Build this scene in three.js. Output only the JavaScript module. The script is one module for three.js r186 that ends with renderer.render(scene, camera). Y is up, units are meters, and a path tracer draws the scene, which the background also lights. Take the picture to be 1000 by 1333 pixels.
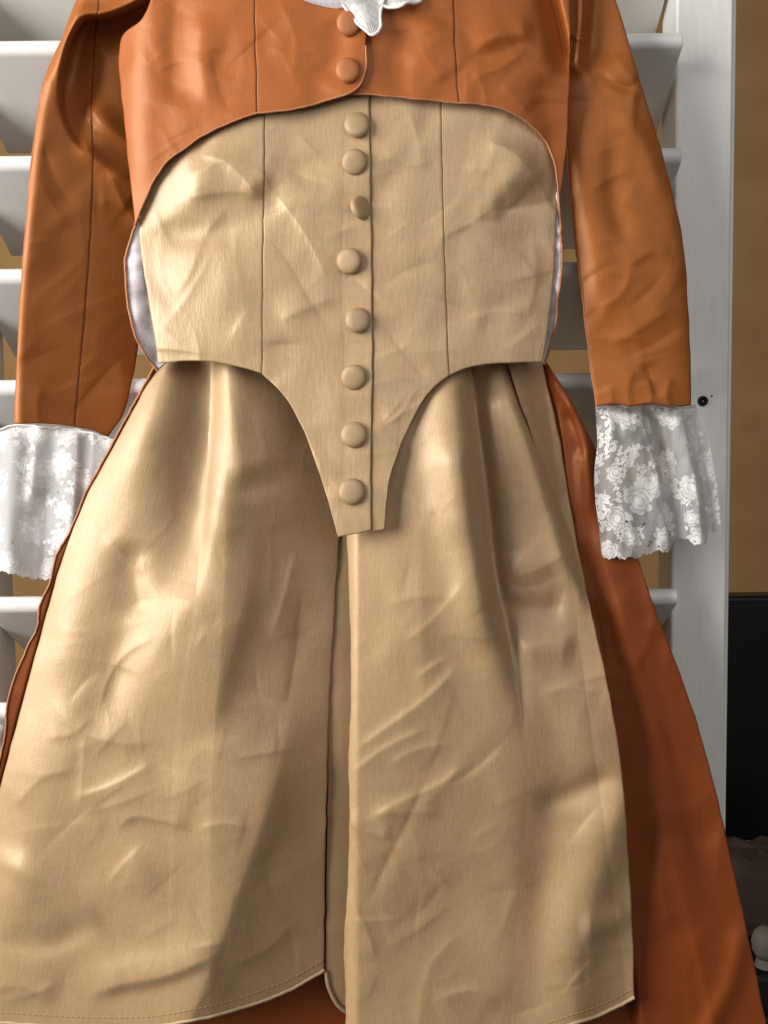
import * as THREE from 'three';
import { RoundedBoxGeometry } from 'three/addons/geometries/RoundedBoxGeometry.js';
import { RectAreaLightUniformsLib } from 'three/addons/lights/RectAreaLightUniformsLib.js';
import { mergeGeometries } from 'three/addons/utils/BufferGeometryUtils.js';
import { SimplexNoise } from 'three/addons/math/SimplexNoise.js';

// ---------------------------------------------------------------- camera, light, exposure
const W = 1000, HH = 1333;
const scene = new THREE.Scene();
const camera = new THREE.PerspectiveCamera(52, W / HH, 0.05, 20);
camera.rotation.order = 'YXZ';
camera.position.set(0, 0, 0.75);
camera.rotation.set(THREE.MathUtils.degToRad(-4.4), 0, THREE.MathUtils.degToRad(-0.7));
camera.updateMatrixWorld(true); camera.updateProjectionMatrix();

scene.background = new THREE.Color().setRGB(0.05, 0.047, 0.044);   // the dim room all round
RectAreaLightUniformsLib.init();
const key = new THREE.RectAreaLight(new THREE.Color().setRGB(1, 0.965, 0.93), 11, 1.1, 1.2);   // the window beside the dress, left
key.position.set(-1.5, 0.42, 0.85); key.lookAt(0, 0.05, -0.02); scene.add(key);
const fill = new THREE.RectAreaLight(new THREE.Color().setRGB(1, 0.95, 0.93), 1.05, 1.8, 1.4);      // the pale wall of the room, behind the camera
fill.position.set(0.5, 0.75, 1.5); fill.lookAt(0, 0, 0); scene.add(fill);

const renderer = new THREE.WebGLRenderer({ antialias: true });
renderer.toneMapping = THREE.LinearToneMapping;
renderer.toneMappingExposure = 1.24;
renderer.shadowMap.enabled = true;
renderer.setSize(768, 1024);

// ---------------------------------------------------------------- helpers
const v3 = (x, y, z) => new THREE.Vector3(x, y, z);
const _d = v3(), _o = camera.position.clone();
function P(px, py, z, out = v3()) {           // the point at world depth z that a photograph position belongs to
  _d.set(px / W * 2 - 1, 1 - py / HH * 2, 0.5).unproject(camera).sub(_o);
  return out.copy(_o).addScaledVector(_d, (z - _o.z) / _d.z);
}
function rng(seed) { let s = seed >>> 0; return () => { s = (s + 0x6D2B79F5) | 0; let t = Math.imul(s ^ (s >>> 15), 1 | s); t = (t + Math.imul(t ^ (t >>> 7), 61 | t)) ^ t; return ((t ^ (t >>> 14)) >>> 0) / 4294967296; }; }
const noise = new SimplexNoise({ random: rng(11) });
const sn = (x, y) => noise.noise(x, y);
const clamp = (x, a = 0, b = 1) => Math.min(b, Math.max(a, x));
const ss = (a, b, x) => { const t = clamp((x - a) / (b - a)); return t * t * (3 - 2 * t); };

// smooth polyline through points; a third entry of 1 marks a corner
function dense(pts, sub = 10) {
  const out = [];
  for (let i = 0; i < pts.length - 1; i++) {
    const p1 = pts[i], p2 = pts[i + 1];
    const p0 = (i > 0 && !p1[2]) ? pts[i - 1] : [2 * p1[0] - p2[0], 2 * p1[1] - p2[1]];
    const p3 = (i + 2 < pts.length && !p2[2]) ? pts[i + 2] : [2 * p2[0] - p1[0], 2 * p2[1] - p1[1]];
    const l = Math.hypot(p2[0] - p1[0], p2[1] - p1[1]) || 1e-6, la = Math.hypot(p1[0] - p0[0], p1[1] - p0[1]) || 1e-6, lb = Math.hypot(p3[0] - p2[0], p3[1] - p2[1]) || 1e-6;
    for (let k = 0; k < sub; k++) {
      const t = k / sub, t2 = t * t, t3 = t2 * t;
      const q = [];
      for (let c = 0; c < 2; c++) {
        const m1 = l * ((p1[c] - p0[c]) / la * l + (p2[c] - p1[c]) / l * la) / (la + l);
        const m2 = l * ((p2[c] - p1[c]) / l * lb + (p3[c] - p2[c]) / lb * l) / (lb + l);
        q.push((2 * t3 - 3 * t2 + 1) * p1[c] + (t3 - 2 * t2 + t) * m1 + (-2 * t3 + 3 * t2) * p2[c] + (t3 - t2) * m2);
      }
      out.push(q);
    }
  }
  out.push(pts[pts.length - 1].slice(0, 2));
  return out;
}
function curve(pts) {
  const d = dense(pts), L = [0];
  for (let i = 1; i < d.length; i++) L.push(L[i - 1] + Math.hypot(d[i][0] - d[i - 1][0], d[i][1] - d[i - 1][1]));
  const len = L[L.length - 1];
  const f = t => {
    const s = clamp(t) * len; let lo = 0, hi = L.length - 1;
    while (hi - lo > 1) { const m = (lo + hi) >> 1; if (L[m] <= s) lo = m; else hi = m; }
    const k = L[hi] > L[lo] ? (s - L[lo]) / (L[hi] - L[lo]) : 0;
    return [d[lo][0] + (d[hi][0] - d[lo][0]) * k, d[lo][1] + (d[hi][1] - d[lo][1]) * k];
  };
  f.len = len; return f;
}

// ---- folds: each is a crest (or a valley) along a line, with its own flank widths.
// walking down a line wl is the flank on the left of the picture, walking right it is the flank below.
function fold(A, wl, wr, pts, o = {}) {
  if (o.k === undefined && Math.min(wl, wr) <= 12 && Math.abs(A) < 4) { o = { ...o, k: true }; A *= 0.75; if (wl <= wr) wr *= 2.2; else wl *= 2.2; }
  const d = dense(pts, 5), n = d.length - 1, L = [0];
  for (let i = 1; i <= n; i++) L.push(L[i - 1] + Math.hypot(d[i][0] - d[i - 1][0], d[i][1] - d[i - 1][1]));
  const len = L[n], A1 = o.A1 ?? A, wl1 = o.wl1 ?? wl, wr1 = o.wr1 ?? wr, e0 = o.e0 ?? 0.25, e1 = o.e1 ?? 0.25, k = o.k;
  const m = 3 * Math.max(wl, wr, wl1, wr1) * (k ? 1.6 : 1);
  let x0 = 1e9, x1 = -1e9, y0 = 1e9, y1 = -1e9;
  for (const q of d) { x0 = Math.min(x0, q[0]); x1 = Math.max(x1, q[0]); y0 = Math.min(y0, q[1]); y1 = Math.max(y1, q[1]); }
  x0 -= m; x1 += m; y0 -= m; y1 += m;
  return (x, y) => {
    if (x < x0 || x > x1 || y < y0 || y > y1) return 0;
    let best = 1e18, bt = 0, side = 1;
    for (let i = 0; i < n; i++) {
      const ax = d[i][0], ay = d[i][1], dx = d[i + 1][0] - ax, dy = d[i + 1][1] - ay, q = dx * dx + dy * dy || 1e-9;
      let t = ((x - ax) * dx + (y - ay) * dy) / q; t = t < 0 ? 0 : t > 1 ? 1 : t;
      const ex = x - ax - dx * t, ey = y - ay - dy * t, D = ex * ex + ey * ey;
      if (D < best) { best = D; bt = (L[i] + (L[i + 1] - L[i]) * t) / len; side = dx * (y - ay) - dy * (x - ax); }
    }
    const dist = Math.sqrt(best), w = side > 0 ? wl + (wl1 - wl) * bt : wr + (wr1 - wr) * bt, r = dist / w;
    if (r > 5) return 0;
    let a = A + (A1 - A) * bt;
    if (e0) a *= ss(0, e0, bt);
    if (e1) a *= ss(1, 1 - e1, bt);
    return a * (k ? Math.exp(0.12 - Math.sqrt(r * r + 0.014)) : Math.exp(-r * r));
  };
}
const blob = (A, cx, cy, rx, ry, deg = 0) => {
  const c = Math.cos(deg * Math.PI / 180), s = Math.sin(deg * Math.PI / 180);
  return (x, y) => { const u = ((x - cx) * c + (y - cy) * s) / rx, w = (-(x - cx) * s + (y - cy) * c) / ry, q = u * u + w * w; return q > 12 ? 0 : A * Math.exp(-q); };
};
const sum = list => (x, y) => { let h = 0; for (const f of list) h += f(x, y); return h; };
// soft crumples that all satin has, in millimetres
function crumple(x, y, s, a = 1) {
  const wx = x + 26 * sn(x / 140 + s, y / 140), wy = y + 26 * sn(x / 140, y / 140 + s + 7);
  const r1 = 1 - Math.abs(sn(wx / 170 + s * 3, wy / 210 - s));
  return a * (1.1 * sn(wx / 120 + s, wy / 150) + 0.12 * sn(wx / 58 - s, wy / 66 + s * 2) + 0.6 * r1 * r1 + 0.04 * sn(wx / 27, wy / 34 + s) + 0.02 * sn(x / 9, y / 11));
}

// ---- a cloth sheet between four lines of the photograph, with its own relief, thickness and turned edges
function sheet({ T, R, B, L, h, step = 2.2, thick = 0.0011, edge = [1, 1, 1, 1], roll = 0.8, rw = 2.6, uvs = 1, wave }) {
  const t = curve(T), r = curve(R), b = curve(B), l = curve(L);
  const axis = (n, len, e0, e1) => {
    const a = []; for (let i = 0; i <= n; i++) a.push(i / n);
    for (const q of [0.7, 1.5]) { if (e0) a.push(q / len); if (e1) a.push(1 - q / len); }
    return a.filter(q => q >= 0 && q <= 1).sort((p, q) => p - q).filter((q, i, z) => !i || q - z[i - 1] > 1e-6);
  };
  const lu = Math.max(t.len, b.len), lv = Math.max(l.len, r.len);
  const U = axis(Math.max(6, Math.round(lu / step)), lu, edge[3], edge[1]), V = axis(Math.max(6, Math.round(lv / step)), lv, edge[0], edge[2]);
  const nu = U.length, nv = V.length, N = nu * nv;
  const pos = new Float32Array(N * 6), uv = new Float32Array(N * 4), p = v3();
  const c00 = t(0), c10 = t(1), c01 = b(0), c11 = b(1);
  const tu = U.map(t), bu = U.map(b), lvv = V.map(l), rv = V.map(r);
  for (let j = 0; j < nv; j++) for (let i = 0; i < nu; i++) {
    const u = U[i], w = V[j], q = [0, 0];
    for (let c = 0; c < 2; c++) q[c] = (1 - w) * tu[i][c] + w * bu[i][c] + (1 - u) * lvv[j][c] + u * rv[j][c] - ((1 - u) * (1 - w) * c00[c] + u * (1 - w) * c10[c] + (1 - u) * w * c01[c] + u * w * c11[c]);
    { const wx = sn(q[0] / 44, q[1] / 44), wy = sn(q[0] / 44 + 50, q[1] / 44); q[0] += 0.6 * wx; q[1] += 0.6 * wy; }
    if (wave) wave(q, u, w);
    let z = h(q[0], q[1], u, w);
    const wu = (Math.hypot(rv[j][0] - lvv[j][0], rv[j][1] - lvv[j][1]) || 1), wv = (Math.hypot(bu[i][0] - tu[i][0], bu[i][1] - tu[i][1]) || 1);
    const dist = [w * wv, (1 - u) * wu, (1 - w) * wv, u * wu];
    for (let e = 0; e < 4; e++) if (edge[e] && dist[e] < rw) { const k = 1 - dist[e] / rw; z -= roll * edge[e] * (1 - Math.sqrt(Math.max(0, 1 - k * k))); }
    const k = j * nu + i;
    P(q[0], q[1], z / 1000, p); pos.set([p.x, p.y, p.z], k * 3); pos.set([p.x, p.y, p.z - thick], (N + k) * 3);
  }
  // texture coordinates are metres of cloth: lengths along the two thread directions of the sheet
  const D3 = (a, b2) => Math.hypot(pos[a * 3] - pos[b2 * 3], pos[a * 3 + 1] - pos[b2 * 3 + 1], pos[a * 3 + 2] - pos[b2 * 3 + 2]);
  const mid = nu >> 1;
  for (let j = 0; j < nv; j++) {
    const row = j * nu; uv[(row + mid) * 2] = 0;
    for (let i = mid + 1; i < nu; i++) uv[(row + i) * 2] = uv[(row + i - 1) * 2] + D3(row + i, row + i - 1);
    for (let i = mid - 1; i >= 0; i--) uv[(row + i) * 2] = uv[(row + i + 1) * 2] - D3(row + i, row + i + 1);
    for (let i = 0; i < nu; i++) uv[(row + i) * 2 + 1] = j ? uv[(row + i - nu) * 2 + 1] - D3(row + i, row + i - nu) : 0;
  }
  uv.copyWithin(N * 2, 0, N * 2);
  const ix = [];
  const quad = (a, b2, c, d) => ix.push(a, b2, c, a, c, d);
  for (let j = 0; j < nv - 1; j++) for (let i = 0; i < nu - 1; i++) {
    const a = j * nu + i, b2 = a + 1, c = a + nu + 1, d = a + nu;
    quad(a, d, c, b2); quad(N + a, N + b2, N + c, N + d);
  }
  for (let i = 0; i < nu - 1; i++) { quad(i, i + 1, N + i + 1, N + i); const a = (nv - 1) * nu + i; quad(a, N + a, N + a + 1, a + 1); }
  for (let j = 0; j < nv - 1; j++) { const a = j * nu; quad(a, N + a, N + a + nu, a + nu); const c = a + nu - 1; quad(c, c + nu, N + c + nu, N + c); }
  const g = new THREE.BufferGeometry();
  g.setAttribute('position', new THREE.BufferAttribute(pos, 3));
  g.setAttribute('uv', new THREE.BufferAttribute(uv, 2));
  g.setIndex(ix); g.computeVertexNormals();
  const nm = g.attributes.normal.array, cp = (a, b2) => { for (let c = 0; c < 3; c++) nm[a * 3 + c] = nm[b2 * 3 + c]; };   // an edge that is not turned keeps the slope of the cloth beside it
  for (let j = 0; j < nv; j++) { if (!edge[3]) cp(j * nu, j * nu + 1); if (!edge[1]) cp(j * nu + nu - 1, j * nu + nu - 2); }
  for (let i = 0; i < nu; i++) { if (!edge[0]) cp(i, nu + i); if (!edge[2]) cp((nv - 1) * nu + i, (nv - 2) * nu + i); }
  return g;
}
// a round cord along a line of the photograph, lying on a relief
function cord(pts, h, r, off = 0, lump = 0) {
  const c = curve(pts), n = Math.max(8, Math.round(c.len / 5)), q = [];
  for (let i = 0; i <= n; i++) { let [x, y] = c(i / n); { const wx = sn(x / 44, y / 44), wy = sn(x / 44 + 50, y / 44); x += 0.6 * wx; y += 0.6 * wy; } q.push(P(x + lump * sn(i * 0.9, 3), y + lump * sn(i * 0.9, 9), (h(x, y, i / n, 1) + off) / 1000)); }
  const g = new THREE.TubeGeometry(new THREE.CatmullRomCurve3(q), n * 2, r, 7, false);
  return g;
}
const count = {};
function numbered(n) { const k = count[n] = (count[n] ?? -1) + 1; return k ? `${n}_${String(k).padStart(3, '0')}` : n; }
function add(name, geo, mat, parent, label) {
  const m = new THREE.Mesh(geo, mat); m.name = numbered(name); m.castShadow = m.receiveShadow = true;
  if (label) m.userData.label = label;
  (parent || scene).add(m); return m;
}
function thing(name, label, category, group) {
  const g = new THREE.Group(); g.name = numbered(name); g.userData = { label, category }; if (group) g.userData.group = group; scene.add(g); return g;
}

// ---------------------------------------------------------------- materials
function dataTex(n, fn, srgb, rx, ry) {
  const a = new Uint8Array(n * n * 4);
  for (let j = 0; j < n; j++) for (let i = 0; i < n; i++) { const c = fn(i, j); a.set([c[0], c[1], c[2], 255], (j * n + i) * 4); }
  const t = new THREE.DataTexture(a, n, n); t.wrapS = t.wrapT = THREE.RepeatWrapping; t.magFilter = THREE.LinearFilter; t.minFilter = THREE.LinearMipmapLinearFilter; t.generateMipmaps = true;
  if (srgb) t.colorSpace = THREE.SRGBColorSpace;
  t.repeat.set(rx, ry); t.needsUpdate = true; return t;
}
// periodic value noise
function pnoise(seed) {
  const r = rng(seed), tab = Array.from({ length: 4096 }, r);
  return (x, y, px, py) => {
    const xi = Math.floor(x), yi = Math.floor(y), fx = x - xi, fy = y - yi, s = q => q * q * (3 - 2 * q);
    const g = (a, b) => tab[(((a % px) + px) % px * 131 + ((b % py) + py) % py * 57 + seed) & 4095];
    const u = s(fx), w = s(fy);
    return (g(xi, yi) * (1 - u) + g(xi + 1, yi) * u) * (1 - w) + (g(xi, yi + 1) * (1 - u) + g(xi + 1, yi + 1) * u) * w;
  };
}
// satin weave: long floats one way, slubs, fine grain
function weave(seed, along) {
  const pn = pnoise(seed), n = 512;
  return dataTex(n, (i, j) => {
    const [a, b] = along ? [i, j] : [j, i], x = a / n, y = b / n;
    const fine = pn(x * 256, y * 170, 256, 170), slub = pn(x * 150, y * 26, 150, 26), cross = pn(x * 60, y * 256, 60, 256);
    const q = clamp(0.35 * fine + 0.5 * slub + 0.15 * cross) * 255; return [q, q, q];
  }, false, 1 / 0.12, 1 / 0.12);
}
const wv = weave(5, true), wv2 = weave(9, true);
function tone(seed, base, amount) {
  const pn = pnoise(seed), n = 512;
  return dataTex(n, (i, j) => {
    const x = i / n, y = j / n, f = pn(x * 256, y * 60, 256, 60) * 0.4 + pn(x * 180, y * 30, 180, 30) * 0.3 + pn(x * 36, y * 220, 36, 220) * 0.3 - 0.5;
    return base.map((c, k) => clamp(c * (1 + 1.2 * amount * f * (k === 2 ? 1.25 : 1)), 0, 255));
  }, true, 1 / 0.2, 1 / 0.2);
}
function satin(color, seed, o = {}) {
  return new THREE.MeshPhysicalMaterial({
    map: tone(seed, color, o.vary ?? 0.05), roughness: o.rough ?? 0.5, metalness: o.metal ?? 0.06, ior: o.ior ?? 1.8, specularColor: new THREE.Color(...(o.spc ?? [1, 0.93, 0.82])), bumpMap: o.bump ?? wv, bumpScale: o.bs ?? 0.00006,
    sheen: o.sheen ?? 0.3, sheenRoughness: 0.4, sheenColor: new THREE.Color(...(o.sc ?? [1, 0.9, 0.75])), side: THREE.DoubleSide,
  });
}
const M = {};
M.gold = satin([183, 152, 113], 21, { metal: 0.08, rough: 0.45, vary: 0.085, bs: 0.0001 });
M.goldSkirt = satin([182, 150, 110], 22, { bump: wv2, metal: 0.08, rough: 0.5, vary: 0.085, bs: 0.0001 });
M.goldButton = satin([176, 146, 108], 23, { rough: 0.4, bs: 0.0001 });
M.orange = satin([164, 88, 36], 24, { spc: [1, 0.78, 0.55], ior: 1.65, sc: [1, 0.72, 0.45] });
M.orangeSleeve = satin([158, 89, 34], 25, { spc: [1, 0.78, 0.55], ior: 1.65, sc: [1, 0.72, 0.45], bump: wv2 });
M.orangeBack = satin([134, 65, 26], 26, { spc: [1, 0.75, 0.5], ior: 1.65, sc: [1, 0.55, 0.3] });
M.piping = satin([178, 114, 72], 27, { metal: 0.05, rough: 0.6 });
M.lining = satin([222, 214, 218], 28, { metal: 0, rough: 0.65, ior: 1.5, spc: [1, 1, 1], sheen: 0.1, vary: 0.12, sc: [1, 1, 1] });
M.hem = satin([186, 160, 122], 29, { metal: 0.1, rough: 0.6 });
M.stitch = new THREE.MeshStandardMaterial({ color: 0xa8895a, roughness: 0.9 }); M.thread = new THREE.MeshStandardMaterial({ color: 0x735838, roughness: 0.9 }); M.threadO = new THREE.MeshStandardMaterial({ color: 0x5e2c12, roughness: 0.9 });
const wn = pnoise(77);
M.white = new THREE.MeshPhysicalMaterial({
  map: dataTex(256, (i, j) => { const f = wn(i / 256 * 12, j / 256 * 40, 12, 40) - 0.5; return [233 + f * 7, 233 + f * 7, 229 + f * 8]; }, true, 2, 2),
  roughness: 0.42, bumpMap: dataTex(256, (i, j) => { const q = 255 * (0.6 * wn(i / 256 * 16, j / 256 * 90, 16, 90) + 0.4 * wn(i / 256 * 64, j / 256 * 64, 64, 64)); return [q, q, q]; }, false, 3, 3), bumpScale: 0.00006, clearcoat: 0.15, clearcoatRoughness: 0.4,
});
M.wall = new THREE.MeshStandardMaterial({
  map: dataTex(256, (i, j) => { const f = wn(i / 256 * 64, j / 256 * 64, 64, 64) - 0.5 + 0.6 * (wn(i / 256 * 8, j / 256 * 8, 8, 8) - 0.5); return [152 + f * 13, 117 + f * 11, 72 + f * 8]; }, true, 1.5, 1.5), roughness: 0.9,
});
M.black = new THREE.MeshStandardMaterial({ color: 0x0b0b0c, roughness: 0.35 });
M.darkwood = new THREE.MeshStandardMaterial({ color: 0x120d0a, roughness: 0.6 });
M.brown = new THREE.MeshStandardMaterial({ color: 0x43342a, roughness: 0.9 });
M.pale = new THREE.MeshStandardMaterial({ color: 0x7f796f, roughness: 0.6 });
M.iron = new THREE.MeshStandardMaterial({ color: 0x17130f, roughness: 0.5, metalness: 0.4 });

// lace: net ground with flowers, leaves and a worked edge
function laceTextures(seed, dens, holes, blur) {
  const n = 1024, r = rng(seed);
  const cv = document.createElement('canvas'); cv.width = cv.height = n;
  const g = cv.getContext('2d');
  g.fillStyle = '#000'; g.fillRect(0, 0, n, n);
  g.fillStyle = `rgb(${dens},${dens},${dens})`; g.fillRect(0, 0, n, n);
  g.strokeStyle = '#fff'; g.lineWidth = 2;
  for (let i = -n; i < 2 * n; i += 9) { g.beginPath(); g.moveTo(i, 0); g.lineTo(i + n * 0.6, n); g.stroke(); g.beginPath(); g.moveTo(i, 0); g.lineTo(i - n * 0.6, n); g.stroke(); }
  const petal = (x, y, a, len, wid, tone) => {
    g.save(); g.translate(x, y); g.rotate(a); g.beginPath(); g.ellipse(len * 0.55, 0, len * 0.5, wid, 0, 0, 7);
    g.fillStyle = `rgb(${tone},${tone},${tone})`; g.fill(); g.strokeStyle = '#fff'; g.lineWidth = 3.5; g.stroke();
    g.strokeStyle = 'rgba(60,60,60,0.7)'; g.lineWidth = 1.6; g.beginPath(); g.moveTo(len * 0.15, 0); g.lineTo(len * 0.8, 0); g.stroke(); g.restore();
  };
  const flower = (x, y, R) => {
    g.save(); g.translate(x, y); g.rotate(r() * 7); g.scale(1, 0.75 + r() * 0.35);
    for (const [k, rad, size, tone] of [[8, 0.72, 0.36, 165], [6, 0.42, 0.32, 205], [4, 0.16, 0.22, 240]]) {
      const a0 = r() * 7;
      for (let i = 0; i < k; i++) {
        const a = a0 + (i + (r() - 0.5) * 0.4) * 2 * Math.PI / k, q = tone + (r() - 0.5) * 60;
        g.beginPath(); g.ellipse(Math.cos(a) * rad * R, Math.sin(a) * rad * R, size * R * (0.85 + r() * 0.4), size * R * 0.75, a, 0, 7);
        g.fillStyle = `rgb(${q},${q},${q})`; g.fill(); g.strokeStyle = blur ? 'rgba(255,255,255,0.2)' : '#fff'; g.lineWidth = 3; g.stroke();
        g.strokeStyle = blur ? 'rgba(0,0,0,0.4)' : 'rgba(0,0,0,0.75)'; g.lineWidth = 3; g.beginPath(); g.arc(Math.cos(a) * rad * R, Math.sin(a) * rad * R, size * R * 0.95, a - 1, a + 1); g.stroke();
      }
    }
    g.restore();
  };
  const sprig = (x, y, a, len) => {
    g.strokeStyle = '#fff'; g.lineWidth = 5; g.beginPath(); g.moveTo(x, y); const ex = x + Math.cos(a) * len, ey = y + Math.sin(a) * len, mx = (x + ex) / 2 - Math.sin(a) * len * 0.2, my = (y + ey) / 2 + Math.cos(a) * len * 0.2;
    g.quadraticCurveTo(mx, my, ex, ey); g.stroke();
    for (let i = 1; i < 6; i++) { const t = i / 6, qx = x + (ex - x) * t - Math.sin(a) * len * 0.2 * 2 * t * (1 - t), qy = y + (ey - y) * t + Math.cos(a) * len * 0.2 * 2 * t * (1 - t); petal(qx, qy, a + (i % 2 ? 0.9 : -0.9), len * 0.24, len * 0.075, 190 + r() * 60); }
  };
  for (let i = 0; i < 44; i++) sprig(r() * n, r() * n, r() * 7, 110 + r() * 90);
  for (let j = 0; j < 5; j++) for (let i = 0; i < 5; i++) if (r() < 0.85) flower((i + 0.5 + (r() - 0.5) * 0.7) * n / 5, (j + 0.5 + (r() - 0.5) * 0.7) * n / 5, 52 + r() * 52);
  for (let i = 0; i < 14; i++) { g.beginPath(); g.arc(r() * n, r() * n, 8 + r() * 9, 0, 7); g.fillStyle = '#fff'; g.fill(); }
  g.fillStyle = '#000'; for (let i = 0; i < holes; i++) { g.beginPath(); g.ellipse(r() * n, r() * n, 6 + r() * 8, 3 + r() * 4, r() * 3, 0, 7); g.fill(); }
  const t = new THREE.CanvasTexture(cv); t.wrapS = t.wrapT = THREE.RepeatWrapping; t.repeat.set(1 / 0.115, 1 / 0.115); return t;
}
const lt = laceTextures(3, 24, 20), lt2 = laceTextures(8, 78, 10, true);
const laceMat = (t, c) => new THREE.MeshPhysicalMaterial({ color: c, alphaMap: t, transparent: true, bumpMap: t, bumpScale: 0.0004, roughness: 0.75, sheen: 0.3, sheenColor: new THREE.Color(1, 1, 1), side: THREE.DoubleSide });
M.lace = laceMat(lt, 0xf6f4f1); M.laceL = laceMat(lt2, 0xedebe9);

// ---------------------------------------------------------------- the room behind
{
  const w = add('wall', new THREE.BoxGeometry(5, 4, 0.1), M.wall); w.position.set(0, 0, -1.25); w.userData = { kind: 'structure', label: 'plain brown wall behind the shutter', category: 'wall' };
  const tv = thing('television', 'large black television on the wall right of the shutter', 'television');
  const a = P(905, 776, -1.0), b = P(905, 1095, -1.0);
  const hgt = a.y - b.y;
  tv.position.set(a.x + 0.45, (a.y + b.y) / 2, -1.02);
  add('bezel', new RoundedBoxGeometry(0.9, hgt, 0.05, 3, 0.008), M.black, tv);
  const scr = add('screen', new RoundedBoxGeometry(0.87, hgt - 0.03, 0.006, 2, 0.002), M.black, tv); scr.position.z = 0.026;
  const c = P(1010, 1205, -0.8);
  const cab = thing('cabinet', 'low black cabinet under the television, mostly hidden by the orange overskirt', 'cabinet'); cab.position.set(c.x, c.y, -0.85);
  const body = add('body', new RoundedBoxGeometry(0.9, 0.6, 0.36, 3, 0.01), M.darkwood, cab); body.position.y = -0.31;
  const d1 = add('door', new RoundedBoxGeometry(0.42, 0.52, 0.02, 3, 0.006), M.darkwood, cab); d1.position.set(-0.22, -0.32, 0.19);
  const d2 = add('door', new RoundedBoxGeometry(0.42, 0.52, 0.02, 3, 0.006), M.darkwood, cab); d2.position.set(0.22, -0.32, 0.19);
  // a soft brown bag or cushion lying on the cabinet
  const cu = thing('cushion', 'dim brown cushion lying on the cabinet below the television', 'cushion');
  const cp = P(985, 1155, -0.8); cu.position.copy(cp);
  const sp = new THREE.SphereGeometry(1, 40, 28), q = sp.attributes.position;
  for (let i = 0; i < q.count; i++) { let x = q.getX(i), y = q.getY(i), z = q.getZ(i); const pw = v => Math.sign(v) * Math.pow(Math.abs(v), 0.6); x = pw(x) * 0.13; y = pw(y) * 0.062; z = pw(z) * 0.07; y += 0.006 * sn(x * 20, z * 20) + 0.004 * sn(x * 55, z * 30); z += 0.006 * sn(x * 30, y * 40); q.setXYZ(i, x, y, z); }
  sp.computeVertexNormals(); add('cover', sp, M.brown, cu);
  add('piping', new THREE.TorusGeometry(0.118, 0.004, 8, 60), M.brown, cu).scale.set(1.02, 0.5, 1);
  const kn = thing('ornament', 'pale rounded ornament at the edge of the photograph below the brown cushion', 'ornament');
  const kp = P(997, 1226, -0.6); kn.position.copy(kp);
  add('body', new THREE.LatheGeometry([[0.001, -0.022], [0.012, -0.021], [0.017, -0.012], [0.019, 0], [0.016, 0.012], [0.009, 0.019], [0.001, 0.021]].map(p => new THREE.Vector2(...p)), 32), M.pale, kn);
  add('base', new THREE.CylinderGeometry(0.011, 0.014, 0.014, 24), M.pale, kn).position.y = -0.026;
}

// ---------------------------------------------------------------- the shutter
{
  const sh = thing('window_shutter', 'white louvred shutter panel that the orange and gold dress hangs on', 'shutter');
  const xl = -0.304, xr = 0.2233, D = 0.103, tk = 0.0115, zf = -0.045;
  const s = new THREE.Shape(), N = 14;
  for (let i = 0; i <= N; i++) { const a = -Math.PI / 2 + Math.PI * i / N; const x = D / 2 - tk / 2 + Math.cos(a) * tk / 2 * 1.0, y = Math.sin(a) * tk / 2; i ? s.lineTo(x, y) : s.moveTo(x, y); }
  for (let i = 0; i <= N; i++) { const a = Math.PI / 2 + Math.PI * i / N; s.lineTo(-D / 2 + tk / 2 + Math.cos(a) * tk / 2, Math.sin(a) * tk / 2); }
  s.closePath();
  const lg = new THREE.ExtrudeGeometry(s, { depth: xr - xl - 0.002, bevelEnabled: true, bevelSize: 0.0008, bevelThickness: 0.001, bevelSegments: 2, curveSegments: 12 });
  lg.translate(0, 0, -(xr - xl - 0.002) / 2); lg.rotateY(Math.PI / 2);   // shape x now runs along -z
  const tilt = THREE.MathUtils.degToRad(30.5);
  const y0 = P(500, 45, zf).y, pitch = 0.0826;
  for (let k = -2; k < 10; k++) {
    const m = add('louver', lg, M.white, sh);
    m.rotation.x = -tilt;
    const yt = y0 - k * pitch;
    m.position.set((xl + xr) / 2, yt - Math.sin(tilt) * D / 2 - 0.004, zf - Math.cos(tilt) * D / 2 + 0.001);
  }
  const stile = (x0, x1) => { const m = add('stile', new RoundedBoxGeometry(x1 - x0, 1.5, 0.042, 3, 0.0025), M.white, sh); m.position.set((x0 + x1) / 2, 0, -0.072 - 0.021); return m; };
  stile(xr + 0.003, 0.27); stile(-0.36, xl - 0.004);
  const rb = add('rebate', new RoundedBoxGeometry(0.006, 1.5, 0.024, 2, 0.001), M.white, sh); rb.position.set(0.2733, 0, -0.072 - 0.026);
  const hp = P(915, 522, -0.072);
  const catchG = add('catch', new THREE.LatheGeometry([[0.0005, 0.0004], [0.0018, 0.0006], [0.0019, 0.0016], [0.0028, 0.0022], [0.0038, 0.0016], [0.0041, 0]].map(p => new THREE.Vector2(...p)), 24), M.iron, sh);
  catchG.rotation.x = Math.PI / 2; catchG.position.set(hp.x, hp.y, -0.0719);
  const hq = P(926.5, 515.5, -0.072); const pin = add('pin', new THREE.SphereGeometry(0.0008, 10, 8), M.iron, sh); pin.position.set(hq.x, hq.y, -0.0719);
}

// ---------------------------------------------------------------- the dress
const dress = thing('dress', 'orange and gold satin period dress with lace cuffs hanging on the white shutter', 'dress');

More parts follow.
